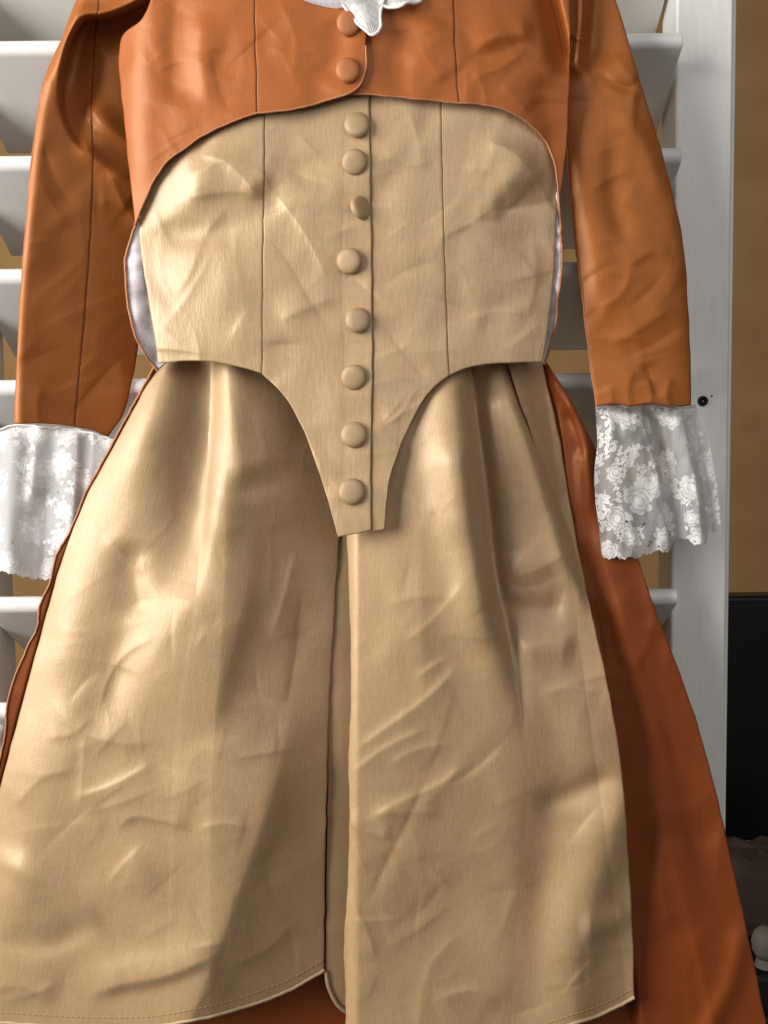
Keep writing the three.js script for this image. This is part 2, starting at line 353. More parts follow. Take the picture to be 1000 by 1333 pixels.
// the many small press marks of cloth that came out of a packet
function presses(seed, n, x0, x1, y0, y1, a0, a1, amp) {
  const q = rng(seed), out = [];
  for (let i = 0; i < n; i++) {
    const x = x0 + (x1 - x0) * q(), y = y0 + (y1 - y0) * q(), an = (a0 + (a1 - a0) * q()) * Math.PI / 180, l = 30 + 75 * q() * q(), c = Math.cos(an), s = Math.sin(an), b = (q() - 0.5) * 0.5 * l;
    out.push(fold(amp * (0.4 + q()) * (q() < 0.35 ? -1 : 1), ...(q() < 0.5 ? [3 + 4 * q(), 12 + 26 * q()] : [12 + 26 * q(), 3 + 4 * q()]), [[x - c * l, y - s * l], [x - s * b * 0.5, y + c * b * 0.5], [x + c * l, y + s * l]], { k: 1, e0: 0.45, e1: 0.45 }));
  }
  return out;
}
// --- relief of the gold bodice
const barrel = (x, y) => 15 - 15 * Math.pow(Math.abs((x - 455) / 278), 3.2);
const bodiceFolds = sum([
  ...presses(45, 40, 200, 720, 150, 460, -60, 75, 0.6), ...presses(46, 12, 400, 540, 430, 660, -60, 60, 0.45),
  blob(3.2, 262, 232, 55, 34, -14), blob(-2.4, 250, 305, 60, 20, -4), blob(2.0, 300, 370, 60, 45, 0),
  fold(2.6, 10, 22, [[255, 200], [290, 208], [318, 232], [340, 262]]), fold(1.9, 9, 20, [[232, 262], [275, 252], [318, 250], [350, 262]]),
  fold(1.6, 10, 16, [[222, 395], [245, 360], [265, 310], [300, 262]]), fold(-1.4, 8, 16, [[345, 300], [375, 340], [410, 400], [440, 440]]),
  fold(1.3, 8, 20, [[350, 240], [395, 300], [430, 370]]), fold(-1.2, 14, 10, [[352, 200], [392, 230], [440, 245]]), fold(1.1, 9, 9, [[360, 420], [400, 400], [440, 385]]),
  fold(1.4, 7, 9, [[350, 495], [395, 560], [430, 640]], { e0: 0.1 }), fold(-0.8, 10, 12, [[452, 140], [446, 330], [450, 520], [446, 680]], { e0: 0.05, e1: 0.05 }),
  blob(3.6, 672, 225, 40, 46, 20), fold(2.2, 26, 12, [[625, 178], [675, 205], [706, 248]]), fold(-2.2, 10, 18, [[640, 275], [690, 268], [722, 262]], { e1: 0 }), blob(-2.5, 690, 320, 36, 50, 0),
  fold(1.5, 8, 14, [[600, 215], [640, 225], [672, 250]]), fold(1.4, 18, 12, [[690, 300], [698, 350], [684, 420]]), fold(1.1, 10, 14, [[495, 190], [530, 215], [565, 210]]), fold(-1.1, 12, 12, [[490, 380], [530, 352], [570, 340]]),
  fold(-1.0, 7, 9, [[495, 420], [535, 470], [560, 500]]), fold(1.0, 8, 8, [[500, 555], [520, 540], [545, 500]]), fold(0.9, 9, 7, [[600, 420], [640, 405], [690, 410]]), blob(1.6, 395, 300, 28, 70, 8), blob(1.3, 530, 290, 25, 60, 0),
]);
const tipLift = (x, y) => 11 * ss(470, 700, y) * Math.exp(-Math.pow((x - 470) / 120, 2));
const hBody = (x, y) => barrel(x, y) + tipLift(x, y) + 1.45 * bodiceFolds(x, y) + crumple(x, y, 2.3, 1.0) + 0.04 * sn(x / 6, y / 42);
const hCentreL = (x, y) => hBody(x, y) + 1.7 * ss(400, 452, x);            // the button placket laps over

// --- relief of the gold skirt
const skL = [[472, 203], [560, 160], [640, 116], [745, 76], [875, 40], [1018, 2], [1230, -50], [1410, -95]];
const skirtLeft = y => { let i = 0; while (i < skL.length - 2 && y > skL[i + 1][0]) i++; const [a, p] = skL[i], [b, q] = skL[i + 1]; return p + (q - p) * (y - a) / (b - a); };
const skirtBase = (x, y) => -3 + 20 * ss(470, 1050, y) - 15 * ss(930, 1420, y) - 9 * Math.exp(-Math.pow((y - 460) / 60, 2));
const leftFolds = sum([
  ...presses(41, 26, 30, 400, 640, 1310, -60, 20, 0.8), ...presses(42, 12, 150, 380, 700, 1300, 60, 110, 0.7),
  
  
  fold(7, 40, 30, [[218, 470], [185, 560], [150, 660]], { e0: 0, e1: 0.5 }),
  fold(9, 34, 75, [[295, 560], [285, 680], [255, 785], [215, 842], [150, 925]], { wr1: 90, wl1: 40 }),
  fold(6, 20, 55, [[300, 480], [310, 560], [322, 640]], { e0: 0 }),
  fold(1.8, 8, 9, [[132, 695], [160, 722], [192, 752]]), fold(-4.5, 26, 18, [[182, 700], [172, 760], [188, 810]]),
  blob(-5.5, 152, 872, 26, 62, 18), fold(2.0, 12, 7, [[210, 825], [165, 850], [140, 885], [128, 930]]),
  fold(2.4, 9, 14, [[60, 905], [105, 952], [162, 968], [215, 965]]), fold(1.4, 7, 9, [[55, 960], [95, 955], [120, 930]]),
  fold(1.2, 6, 8, [[110, 950], [107, 1010], [102, 1060]]),
  fold(3.0, 60, 20, [[326, 730], [312, 800], [285, 885], [268, 960]]),
  fold(1.5, 7, 8, [[385, 715], [372, 770], [352, 835]]), fold(-1.8, 8, 12, [[395, 760], [385, 850], [372, 930]]),
  fold(15, 120, 60, [[392, 850], [372, 950], [345, 1060], [318, 1135], [290, 1212], [240, 1345]], { k: 1, e0: 0.45, e1: 0, A1: 16 }),
  fold(3.2, 7, 16, [[148, 1082], [172, 1064], [200, 1066], [252, 1080]]), fold(2.2, 12, 6, [[92, 1040], [140, 1025], [205, 990]]),
  fold(1.5, 9, 6, [[255, 1080], [290, 1072], [330, 1080]]),
  fold(4.5, 10, 34, [[108, 1296], [150, 1282], [210, 1270], [290, 1238]]), blob(4, 30, 1160, 55, 40, 35), fold(3, 14, 20, [[-20, 1110], [60, 1150], [140, 1215]]), fold(-2.4, 16, 20, [[-10, 1215], [60, 1230], [130, 1195]]),
  fold(2.5, 10, 18, [[-30, 1290], [30, 1284], [80, 1305]]),
  fold(2.0, 10, 12, [[290, 1260], [340, 1240], [390, 1195]]), blob(2.6, 190, 1130, 40, 50, 0), fold(2.2, 10, 14, [[10, 1060], [60, 1010], [110, 1000]]),
  blob(3, 90, 800, 30, 80, 15),
]);
const hSkirtL = (x, y, u) => {
  const xr = 443 - 20 * ss(700, 1100, y), xl = skirtLeft(y);
  return skirtBase(x, y) - 25 * Math.pow(clamp(1 - (xr - x) / 150), 1.25) - 12 * Math.pow(clamp(1 - (x - xl) / 75), 2) + leftFolds(x, y) + 7 * Math.exp(-Math.pow((x - 330) / 70, 2) - Math.pow((y - 590) / 140, 2)) + crumple(x, y, 6.1, 0.6);
};
const rightFolds = sum([
  ...presses(43, 28, 470, 800, 600, 1320, -55, 10, 0.8), ...presses(44, 12, 480, 800, 650, 1300, 60, 120, 0.7),
  
  
  
  fold(3, 30, 30, [[575, 520], [590, 620], [600, 720]], { e0: 0 }), fold(5, 30, 34, [[650, 500], [672, 600], [692, 700], [715, 800]], { e0: 0.1 }), fold(6, 40, 26, [[590, 560], [606, 680], [622, 780], [640, 860]], { e0: 0.15 }),
  fold(2.4, 10, 12, [[662, 752], [700, 742], [742, 716]]), fold(-1.6, 8, 8, [[655, 760], [690, 764], [740, 742]]),
  fold(3.2, 24, 14, [[672, 850], [710, 838], [752, 842]]), fold(-2.6, 20, 16, [[652, 790], [690, 792], [740, 790]]),
  fold(2.4, 10, 7, [[452, 985], [500, 950], [560, 905], [604, 858]]), fold(2.0, 10, 6, [[452, 1012], [500, 975], [562, 945]]), fold(1.5, 8, 6, [[500, 1000], [545, 975], [592, 968]]),
  fold(2.4, 14, 8, [[470, 1075], [520, 1045], [575, 1020], [618, 985]]), fold(-2.2, 8, 9, [[556, 1012], [536, 1058], [506, 1118], [478, 1180]], { e0: 0.2 }), fold(1.6, 7, 7, [[478, 1062], [520, 1058], [580, 1058]]),
  fold(2.0, 8, 10, [[500, 1092], [545, 1118], [592, 1162]]), fold(2.2, 10, 8, [[450, 1165], [475, 1205], [490, 1255]], { e0: 0 }), fold(2.2, 8, 10, [[452, 1070], [480, 1084], [515, 1090]], { e0: 0 }), fold(2, 9, 12, [[455, 1050], [462, 1100], [480, 1140]]),
  fold(2.0, 40, 30, [[545, 640], [548, 780], [550, 960]], { k: 1 }), fold(1.3, 8, 12, [[500, 790], [540, 778], [592, 778]]), fold(1.3, 9, 6, [[520, 840], [555, 815], [610, 752]]), fold(1.2, 8, 6, [[515, 640], [545, 655], [572, 672]]),
  
  fold(13, 40, 30, [[806, 1010], [795, 1080], [772, 1160], [755, 1225], [745, 1340]], { e0: 0.2, e1: 0, A1: 6 }), fold(4, 16, 20, [[752, 1210], [790, 1205], [820, 1180]]), fold(-3, 16, 14, [[690, 1050], [740, 1035], [806, 1005]]),
  blob(-5, 705, 1150, 30, 130, 6), blob(6, 540, 800, 90, 170, 0), blob(-4, 600, 1180, 70, 110, 0), fold(2.6, 14, 10, [[560, 1305], [620, 1290], [655, 1310]]), blob(3, 770, 960, 30, 60, -10), fold(2.2, 12, 14, [[600, 1210], [560, 1260], [545, 1330]], { e1: 0 }), blob(-2, 580, 1200, 50, 60, 0),
  fold(1.8, 12, 8, [[700, 905], [745, 895], [785, 905]]),
]);
const hSkirtR = (x, y) => {
  const xr = 705 + 0.135 * (y - 470);
  return skirtBase(x, y) + 1 - 10 * Math.pow(clamp(1 - (xr - x) / 130), 1.6) - 7 * Math.pow(clamp(1 - (x - 452) / 16), 2) - 6 * clamp(1 - (xr - x) / 60) * ss(820, 560, y) - 5 * ss(500, 800, x) + rightFolds(x, y) + 12 * Math.exp(-Math.pow((x - 565) / 120, 2) - Math.pow((y - 560) / 170, 2)) + crumple(x, y, 9.4, 0.65);
};
// pleats: each lobe laps over the next one, so each is cloth of its own down to where the fold opens out
const lineX = pts => { const d = dense(pts, 8); return y => { let i = 0; while (i < d.length - 2 && y > d[i + 1][1]) i++; const [x0, y0] = d[i], [x1, y1] = d[i + 1]; return x0 + (x1 - x0) * (y - y0) / (y1 - y0 || 1); }; };
const pleat1 = [[275, 455], [273, 540], [267, 630], [262, 700], [252, 790], [232, 920], [222, 1060], [218, 1200], [213, 1336]];
const pleat2 = [[611, 452], [622, 560], [634, 660], [641, 730], [654, 800], [668, 862], [682, 940], [686, 1010], [680, 1100], [672, 1200], [662, 1361]];
const pleat3 = [[664, 452], [684, 520], [704, 575], [724, 640], [746, 705], [760, 755], [772, 806]];
const p1 = lineX(pleat1), p2 = lineX(pleat2), p3 = lineX(pleat3);
const g2 = q => Math.exp(-q * q);
const hL1 = (x, y) => { const f = ss(800, 640, y); return hSkirtL(x, y) - 0.22 - 0.8 * f - 20 * f * g2(Math.max(0, p1(y) - x) / 44) ; };
const hL2 = (x, y) => { const f = ss(820, 620, y); return hSkirtL(x, y) - 0.17 * (1 - f) * g2((x - p1(y)) / 4) - 3.5 * f * g2((x - p1(y)) / 9) + 4 * f * g2((x - p1(y) - 26) / 24); };
const hR1 = (x, y) => { const f = ss(980, 780, y); return hSkirtR(x, y) - 0.17 * (1 - f) * g2((p2(y) - x) / 5) - 3 * f * g2((p2(y) - x) / 7) + 7 * f * g2((p2(y) - x - 26) / 34) - 5 * f * g2((p2(y) - x) / 14); };
const hR2 = (x, y) => { const f = ss(960, 700, y), e = ss(830, 720, y), d = x - p2(y); return hSkirtR(x, y) - 0.22 - 0.4 * f - 11 * f * g2(Math.max(0, d) / 13) - 12 * f * g2(Math.max(0, d) / 80) - 0.6 * ss(900, 1050, y) * (1 - g2(Math.max(0, d) / 30)) - 3 * e * g2((p3(y) - x) / 7) + 6 * e * g2((p3(y) - x - 18) / 18) - 4 * e * g2((p3(y) - x) / 11); };
const hR3 = (x, y) => hSkirtR(x, y) - 3 + 8 * ss(650, 520, y) - 5 * ss(820, 700, y) - 0.12 * Math.max(0, x - p3(y));
const hInner = (x, y) => skirtBase(x, y) - 26 - 0.1 * (x - 440) + crumple(x, y, 3.3, 0.5);

// overskirt: behind everything, open at the front
const overFolds = sum([
  ...presses(51, 18, 760, 980, 760, 1320, 50, 120, 0.9),
  fold(5, 9, 12, [[716, 490], [740, 525], [756, 580], [758, 640], [762, 720]], { e0: 0.05, e1: 0.6 }), fold(4.5, 6, 8, [[728, 500], [750, 545], [766, 600], [768, 690]], { e1: 0.5 }), fold(-4, 8, 8, [[735, 530], [752, 560], [756, 600]]),
  fold(6, 16, 30, [[770, 620], [800, 760], [850, 920], [890, 1060]]), fold(-3, 20, 20, [[810, 800], [850, 900], [900, 1060], [940, 1200]]), fold(3, 10, 18, [[868, 1080], [862, 1160], [875, 1220]]), fold(3, 14, 14, [[920, 1345], [955, 1270], [968, 1190]], { e0: 0 }),
  fold(3, 12, 20, [[840, 1000], [880, 1130], [910, 1250], [930, 1345]], { e1: 0 }), fold(2, 8, 12, [[832, 690], [845, 780], [862, 850]]), fold(2.5, 10, 14, [[835, 1330], [838, 1260], [850, 1180]], { e0: 0 }), fold(2, 8, 8, [[818, 880], [838, 850], [850, 800]]),
  fold(2.4, 14, 20, [[300, 1345], [360, 1310], [440, 1290]]),
]);
const hOver = (x, y) => {
  const s = ss(150, 800, x), d = (x - skirtLeft(y) + 4) / 30, ds = 705 + 0.135 * (y - 470) - x;
  const inside = Math.max(ss(0, 1, d) * (1 - ss(500, 620, x)), ss(-16, 4, ds) * ss(300, 500, x));
  return -14 - 12 * s - (38 - 14 - 12 * s + 9 * s * ss(650, 1333, y)) * inside + (overFolds(x, y) + 0.9 * crumple(x, y, 12.2)) * (1 - 0.7 * inside) + 5 * s * ss(650, 1333, y);
};

const part = (name, o, mat, parent = dress, label) => add(name, sheet(o), mat, parent, label);

// overskirt
const overL = [[205, 470], [184, 508], [170, 534], [140, 590], [108, 650], [92, 690], [74, 722], [66, 755], [52, 790], [50, 812], [36, 842], [16, 892], [9, 920], [8, 950], [1, 985], [-10, 1030], [-40, 1150], [-80, 1400]];
const overR = [[712, 472], [738, 512], [756, 545], [776, 586], [802, 655], [828, 720], [852, 790], [880, 862], [908, 942], [932, 1030], [950, 1110], [967, 1185], [984, 1265], [1000, 1345], [1010, 1400]];
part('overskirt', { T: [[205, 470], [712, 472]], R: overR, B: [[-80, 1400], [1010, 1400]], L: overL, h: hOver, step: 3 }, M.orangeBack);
add('piping', cord(overL.slice(0, 16), hOver, 0.0009, 0.2, 0.5), M.piping, dress);

// front skirt
const hemL = [[-70, 1326], [0, 1331], [100, 1337], [200, 1336], [248, 1328], [300, 1316], [340, 1303], [385, 1284], [422, 1262]];
const edgeL = [[203, 473], [180, 522], [150, 578], [116, 640], [95, 690], [76, 745], [58, 810], [40, 875], [20, 950], [2, 1018], [-20, 1110], [-50, 1230], [-70, 1326]];
const shift = (pts, dx) => pts.map(q => [q[0] + dx, q[1]]);
part('skirt_panel', { T: [[203, 473], [283, 455]], L: edgeL, R: shift(pleat1, 8), B: [[-70, 1326], [0, 1331], [100, 1337], [221, 1336]], h: hL1, edge: [1, 0, 1, 1] }, M.goldSkirt);
part('skirt_panel', {
  T: [[275, 455], [440, 473]], L: pleat1, R: [[440, 473], [443, 690], [437, 780], [430, 900], [425, 1050], [423, 1160], [422, 1262]],
  B: [[213, 1336], [248, 1328], [300, 1316], [340, 1303], [385, 1284], [422, 1262]], h: hL2, edge: [1, 1, 1, 0],
}, M.goldSkirt);
add('hem', cord(hemL, (x, y) => hSkirtL(x, y) - 0.8, 0.0016, 0, 0.35), M.hem, dress);
const hemI = [[424, 1264], [430, 1290], [440, 1308], [452, 1317], [475, 1322]];
part('inner_pleat', { T: [[424, 473], [475, 473]], L: [[424, 473], [428, 800], [424, 1264]], R: [[475, 473], [475, 1322]], B: hemI, h: hInner }, M.goldSkirt);
add('hem', cord(hemI, hInner, 0.0018, 0.3, 0.3), M.hem, dress);
const hemR = [[449, 1398], [600, 1378], [690, 1352], [740, 1335], [790, 1317], [826, 1298]];
part('skirt_panel', {
  T: [[470, 462], [611, 452]], L: [[470, 462], [452, 700], [455, 780], [457, 900], [454, 1000], [455, 1060], [452, 1165], [448, 1230], [450, 1300], [449, 1398]],
  R: pleat2, B: [[449, 1398], [600, 1378], [662, 1361]], h: hR1, edge: [1, 0, 1, 1],
}, M.goldSkirt);
part('skirt_panel', {
  T: [[603, 452], [664, 452]], L: shift(pleat2, -8), R: [...pleat3, [793, 900], [810, 1010], [817, 1100], [823, 1200], [826, 1298]],
  B: [[654, 1361], [690, 1352], [740, 1335], [790, 1317], [826, 1298]], h: hR2, edge: [1, 1, 1, 0], roll: 0.6,
}, M.goldSkirt);
part('skirt_panel', { T: [[656, 452], [704, 466]], L: shift(pleat3, -8), R: [[704, 466], [726, 560], [748, 690], [760, 752], [771, 806]], B: [[764, 806], [771, 806]], h: hR3, edge: [1, 1, 1, 0] }, M.goldSkirt);
add('hem', cord(hemR, (x, y) => hSkirtR(x, y) - 0.8, 0.0014, 0, 0.3), M.hem, dress);

// rows of stitches above the hems
function stitches(pts, h, up, every = 7) {
  const c = curve(pts), gs = [], n = Math.floor(c.len / every);
  for (let i = 1; i < n; i++) {
    const [x, y] = c(i / n), [x2, y2] = c((i + 0.55) / n);
    const a = P(x, y - up, (h(x, y - up) + 0.25) / 1000), b = P(x2, y2 - up, (h(x2, y2 - up) + 0.25) / 1000), l = a.distanceTo(b);
    const g = new THREE.CapsuleGeometry(0.00032, l, 2, 5); g.applyQuaternion(new THREE.Quaternion().setFromUnitVectors(v3(0, 1, 0), b.clone().sub(a).normalize())); g.translate((a.x + b.x) / 2, (a.y + b.y) / 2, (a.z + b.z) / 2); gs.push(g);
  }
  return mergeGeometries(gs);
}
add('stitching', stitches(hemL, (x, y) => (x < p1(y) ? hL1(x, y) : hL2(x, y)), 13), M.stitch, dress).userData.kind = 'stuff';
add('stitching', stitches(hemR, (x, y) => (x < p2(y) ? hR1(x, y) : hR2(x, y)), 12), M.stitch, dress).userData.kind = 'stuff';
// jacket linings that show beside the bodice
const hLinL = (x, y) => 1 - 7 * ss(175, 205, x) + 1.2 * sn(y / 30, x / 40);
const linL = [[181, 284], [172, 306], [164, 335], [164, 370], [168, 405], [178, 440], [190, 462], [205, 483]];
part('lining', { T: [[181, 284], [235, 284]], R: [[235, 284], [222, 466]], B: [[205, 483], [222, 466]], L: linL, h: hLinL }, M.lining);
add('piping', cord(linL, hLinL, 0.001, 0.6, 0.4), M.piping, dress);
const hLinR = (x, y) => -1 - 8 * ss(728, 706, x) + 1.4 * sn(y / 26, x / 40 + 5);
const linR = [[727, 245], [728, 270], [730, 300], [732, 330], [730, 362], [726, 390], [724, 420], [718, 446], [708, 474]];
part('lining', { T: [[690, 245], [727, 245]], R: linR, B: [[692, 464], [708, 474]], L: [[690, 245], [692, 464]], h: hLinR }, M.lining);
add('piping', cord(linR, hLinR, 0.0009, 0.4, 0.5), M.piping, dress);

// gold bodice
part('bodice_panel', { T: [[190, 120], [344, 90]], R: [[344, 90], [344, 200], [342, 340], [341, 486]], B: [[206, 473], [240, 470], [275, 471], [310, 477], [341, 486]], L: [[190, 120], [180, 220], [181, 305], [190, 370], [199, 425], [206, 473]], h: hBody }, M.gold);
part('bodice_panel', {
  T: [[344, 90], [480, 90]], R: [[480, 90], [482, 200], [484, 340], [485, 480], [483, 600], [484, 691]],
  B: [[341, 486], [362, 506], [384, 538], [404, 582], [420, 630], [432, 668], [440, 699, 1], [484, 691]], L: [[344, 90], [344, 200], [342, 340], [341, 486]], h: hCentreL,
}, M.gold);
part('bodice_panel', {
  T: [[480, 90], [574, 90]], R: [[574, 90], [575, 200], [579, 350], [584, 489]],
  B: [[484, 693], [500, 690, 1], [503, 650], [509, 618], [522, 580], [540, 540], [560, 510], [584, 489]], L: [[480, 90], [482, 200], [484, 340], [485, 480], [483, 600], [484, 693]], h: hBody,
}, M.gold);
part('bodice_panel', { T: [[574, 90], [722, 120]], R: [[722, 120], [726, 210], [724, 300], [719, 380], [712, 440], [706, 471]], B: [[584, 489], [610, 479], [640, 474], [675, 472], [706, 471]], L: [[574, 90], [575, 200], [579, 350], [584, 489]], h: hBody }, M.gold);

// sewn seams
const seams = [[[[344, 90], [344, 200], [342, 340], [341, 486]], hBody], [[[574, 90], [575, 200], [579, 350], [584, 489]], hBody]];
for (const [p, h] of seams) add('seam', cord(p, h, 0.00045, -0.3, 0.15), M.thread, dress);
// orange jacket
const jackFolds = sum([
  ...presses(47, 18, 180, 460, 0, 200, -70, 60, 0.55), ...presses(48, 16, 500, 730, 0, 150, -60, 30, 0.6),
  fold(4, 18, 30, [[190, -40], [180, 60], [176, 160], [182, 260]], { e0: 0, e1: 0.2 }), fold(-2.4, 14, 24, [[235, -20], [225, 60], [232, 150]]), fold(2.2, 14, 20, [[265, 10], [262, 80], [275, 140]]), fold(-1.5, 9, 12, [[275, 60], [285, 110], [300, 150]]),
  fold(2.0, 12, 18, [[360, -10], [385, 50], [380, 110]]), fold(-1.8, 14, 18, [[430, 20], [440, 60], [420, 110]]), fold(1.2, 8, 10, [[340, 60], [390, 70], [430, 60]]), fold(2.0, 10, 20, [[200, 92], [240, 78], [290, 90]]),
  fold(3.0, 14, 22, [[610, 60], [650, 45], [700, 40]]), fold(2.4, 10, 18, [[602, 95], [640, 92], [690, 60]]), fold(-2.4, 10, 14, [[600, 75], [650, 70], [690, 50]]), fold(1.4, 6, 6, [[618, 92], [628, 112], [632, 132]], { e1: 0 }), fold(1.2, 5, 5, [[604, 88], [608, 110], [606, 130]], { e1: 0 }), fold(1.3, 7, 9, [[650, 110], [668, 125], [690, 150]]),
  fold(-11, 16, 7, [[712, -40], [722, 10], [731, 50], [741, 110]], { e0: 0, e1: 0.3 }), blob(2.6, 560, 40, 22, 16, 0), fold(2, 12, 16, [[545, 50], [560, 80], [580, 110]]), blob(-1.8, 520, 80, 20, 40, 0), fold(-3, 20, 30, [[705, 90], [716, 150], [724, 210]]),
]);
const hJack = (x, y) => barrel(x, y) + 7 + 7 * ss(60, -40, y) * 0 + jackFolds(x, y) + crumple(x, y, 15.5, 0.8) + (x < 200 ? -6 * Math.pow(clamp((200 - x) / 45), 2) : 0);
const jb1 = [[176, 293], [181, 278], [192, 254], [203, 230], [217, 211], [240, 193], [270, 173], [300, 159], [335, 147]];
part('jacket_panel', { T: [[198, -40], [331, -40]], R: [[331, -40], [332, 40], [335, 147]], B: jb1, L: [[203, -40], [196, 0], [184, 26], [160, 46], [155, 70], [158, 120], [164, 180], [170, 240], [176, 293]], h: hJack }, M.orange);
add('piping', cord(jb1, hJack, 0.0008, -0.3, 0.3), M.piping, dress);
const hJackC = (x, y) => hJack(x, y) + 2.4 * ss(410, 465, x) + 1.2;
const jb2 = [[335, 147], [365, 144], [395, 139], [430, 129], [450, 123], [463, 116]];
part('jacket_panel', { T: [[331, -40], [360, -18], [400, 2], [445, 12], [477, 14]], R: [[477, 14], [477, 60], [476, 92], [471, 107], [463, 116]], B: jb2, L: [[331, -40], [332, 40], [335, 147]], h: hJackC }, M.orange);
add('piping', cord([...jb2, [471, 107], [476, 92], [477, 60]], hJackC, 0.0008, -0.3, 0.2), M.piping, dress);
const jb3 = [[440, 121], [480, 123], [520, 126], [560, 130], [597, 134]];
part('jacket_panel', { T: [[440, 10], [500, 8], [550, 0], [590, -24]], R: [[590, -24], [592, 60], [597, 134]], B: jb3, L: [[440, 10], [440, 121]], h: hJack }, M.orange);
const jb4 = [[597, 134], [628, 136], [655, 142], [682, 156], [706, 178], [720, 205], [726, 235], [728, 268]];
part('jacket_panel', { T: [[590, -40], [742, -40]], R: [[742, -40], [742, 60], [741, 120], [738, 185], [733, 232], [728, 268]], B: jb4, L: [[590, -40], [592, 60], [597, 134]], h: hJack }, M.orange);
add('piping', cord([...jb3, ...jb4.slice(1)], hJack, 0.0007, -0.3, 0.3), M.piping, dress);
part('collar_lining', { T: [[330, -60], [610, -60]], R: [[610, -60], [610, 40]], B: [[330, 40], [610, 40]], L: [[330, -60], [330, 40]], h: (x, y) => hJack(x, y) - 9 }, M.lining);

// sleeves
const sleeveLFolds = sum([
  ...presses(50, 14, 30, 170, 220, 540, -70, 30, 0.5),
  fold(7, 12, 14, [[205, -22], [170, 5], [135, 18], [104, 22], [90, 45], [80, 80], [76, 115], [78, 150]], { e0: 0.1, e1: 0.3 }),
  fold(-24, 40, 4, [[215, -12], [175, 12], [135, 26], [112, 29], [98, 48], [88, 80], [84, 110], [85, 140], [96, 172], [120, 205]].reverse().map(p => p), { e0: 0.4, e1: 0.1 }),
  fold(5, 10, 16, [[112, 130], [140, 165], [175, 190]], { e1: 0 }), fold(4, 12, 10, [[100, 180], [120, 205], [175, 240]], { e1: 0 }), fold(3.2, 10, 16, [[140, 215], [158, 260], [178, 290]], { e1: 0 }), fold(-2.5, 12, 10, [[56, 180], [70, 230], [100, 275]]),
  fold(1.2, 12, 10, [[48, 230], [64, 260], [92, 300]]), fold(1.8, 10, 10, [[125, 262], [145, 262], [170, 275]]), fold(1.5, 8, 8, [[52, 556], [48, 530], [55, 500]], { e0: 0 }),
]);
const hSleeveL = (x, y) => { const xl = y < 106 ? 56 - 0.41 * (y - 106) : 56 - 38 * Math.sin(Math.min(1, (y - 106) / 446) * 1.57), e = clamp((x - xl) / 12); return -6 - 4 * (1 - e) * (1 - e) - 0.26 * (x - 40) * ss(-40, 120, y) + sleeveLFolds(x, y) + crumple(x, y, 18.8, 0.6); };
const seamL = [[133, -40], [125, 40], [119, 120], [121, 220], [118, 300], [111, 400], [103, 490], [97, 556]];
const slL = [[116, -40], [99, 0], [80, 50], [56, 106], [47, 160], [40, 210], [33, 290], [26, 390], [21, 480], [18, 552]];
part('sleeve', { T: [[116, -40], [133, -40]], R: seamL, B: [[18, 552], [55, 551], [97, 556]], L: slL, h: hSleeveL }, M.orangeSleeve);
const sl2 = part('sleeve', { T: [[133, -40], [230, -40]], R: [[230, -40], [225, 60], [200, 200], [186, 300], [184, 400], [181, 440], [171, 500], [158, 544], [141, 568]], B: [[97, 556], [120, 560], [141, 568]], L: seamL, h: hSleeveL }, M.orangeSleeve);
const sleeveRFolds = sum([
  ...presses(49, 18, 750, 890, 130, 510, -60, 30, 0.7),
  fold(8, 16, 7, [[756, -40], [757, 20], [752, 70], [750, 110]], { e0: 0, e1: 0.3 }), fold(-9, 9, 34, [[777, -40], [774, 20], [770, 70], [772, 110]], { e0: 0, e1: 0.35 }),
  fold(3.2, 9, 6, [[734, 38], [748, 48], [765, 56]]), fold(-3, 8, 6, [[732, 58], [745, 52], [762, 66]]), fold(2.4, 10, 12, [[740, 80], [752, 92], [768, 86]]),
  fold(-3, 9, 5, [[772, 92], [792, 102], [812, 112], [832, 116]]), fold(3.0, 12, 10, [[782, 108], [805, 122], [836, 125]]), fold(2.0, 8, 12, [[800, 70], [812, 90], [832, 108]]),
  fold(2.2, 16, 14, [[800, 130], [835, 185], [868, 270]]), fold(3, 18, 26, [[752, 130], [757, 220], [772, 320], [790, 430]]), fold(-2.4, 14, 14, [[800, 160], [800, 260], [820, 330]]),
  fold(2.2, 8, 7, [[775, 400], [798, 392], [814, 372], [822, 340]]), fold(2.6, 10, 16, [[790, 450], [830, 430], [880, 395]]), fold(-2, 10, 10, [[800, 470], [850, 450], [892, 420]]), fold(2.0, 10, 12, [[812, 350], [845, 330], [880, 330]]),
  fold(2, 6, 7, [[820, 532], [818, 505], [826, 480]], { e0: 0 }), fold(1.8, 6, 6, [[846, 532], [848, 510], [842, 490]], { e0: 0 }), fold(1.8, 6, 6, [[872, 530], [868, 512], [876, 490]], { e0: 0 }), fold(1.6, 5, 6, [[795, 532], [797, 515], [792, 500]], { e0: 0 }), fold(-2, 8, 8, [[838, 470], [850, 500], [858, 520]]),
]);
const hSleeveR = (x, y) => { const c = 768 + 0.155 * y - 0.00008 * y * y, hw = 34 + 0.13 * Math.min(y + 40, 300) + 3, q = (x - c) / (hw + 8); return -22 + 14 * Math.sqrt(Math.max(0, 1 - Math.min(1, q * q))) + sleeveRFolds(x, y) + crumple(x, y, 21.3, 0.9); };
const srL = [[742, -40], [738, 0], [733, 50], [732, 85], [737, 115], [738, 180], [741, 240], [748, 310], [756, 370], [763, 430], [771, 490], [777, 529]];
const sr = part('sleeve', { T: [[742, -40], [790, -40]], R: [[790, -40], [802, 0], [820, 60], [838, 120], [858, 185], [878, 260], [890, 320], [896, 400], [899, 470], [900, 528]], B: [[777, 529], [800, 526], [822, 529], [846, 525], [870, 529], [900, 528]], L: srL, h: hSleeveR, roll: 1.6 }, M.orangeSleeve);
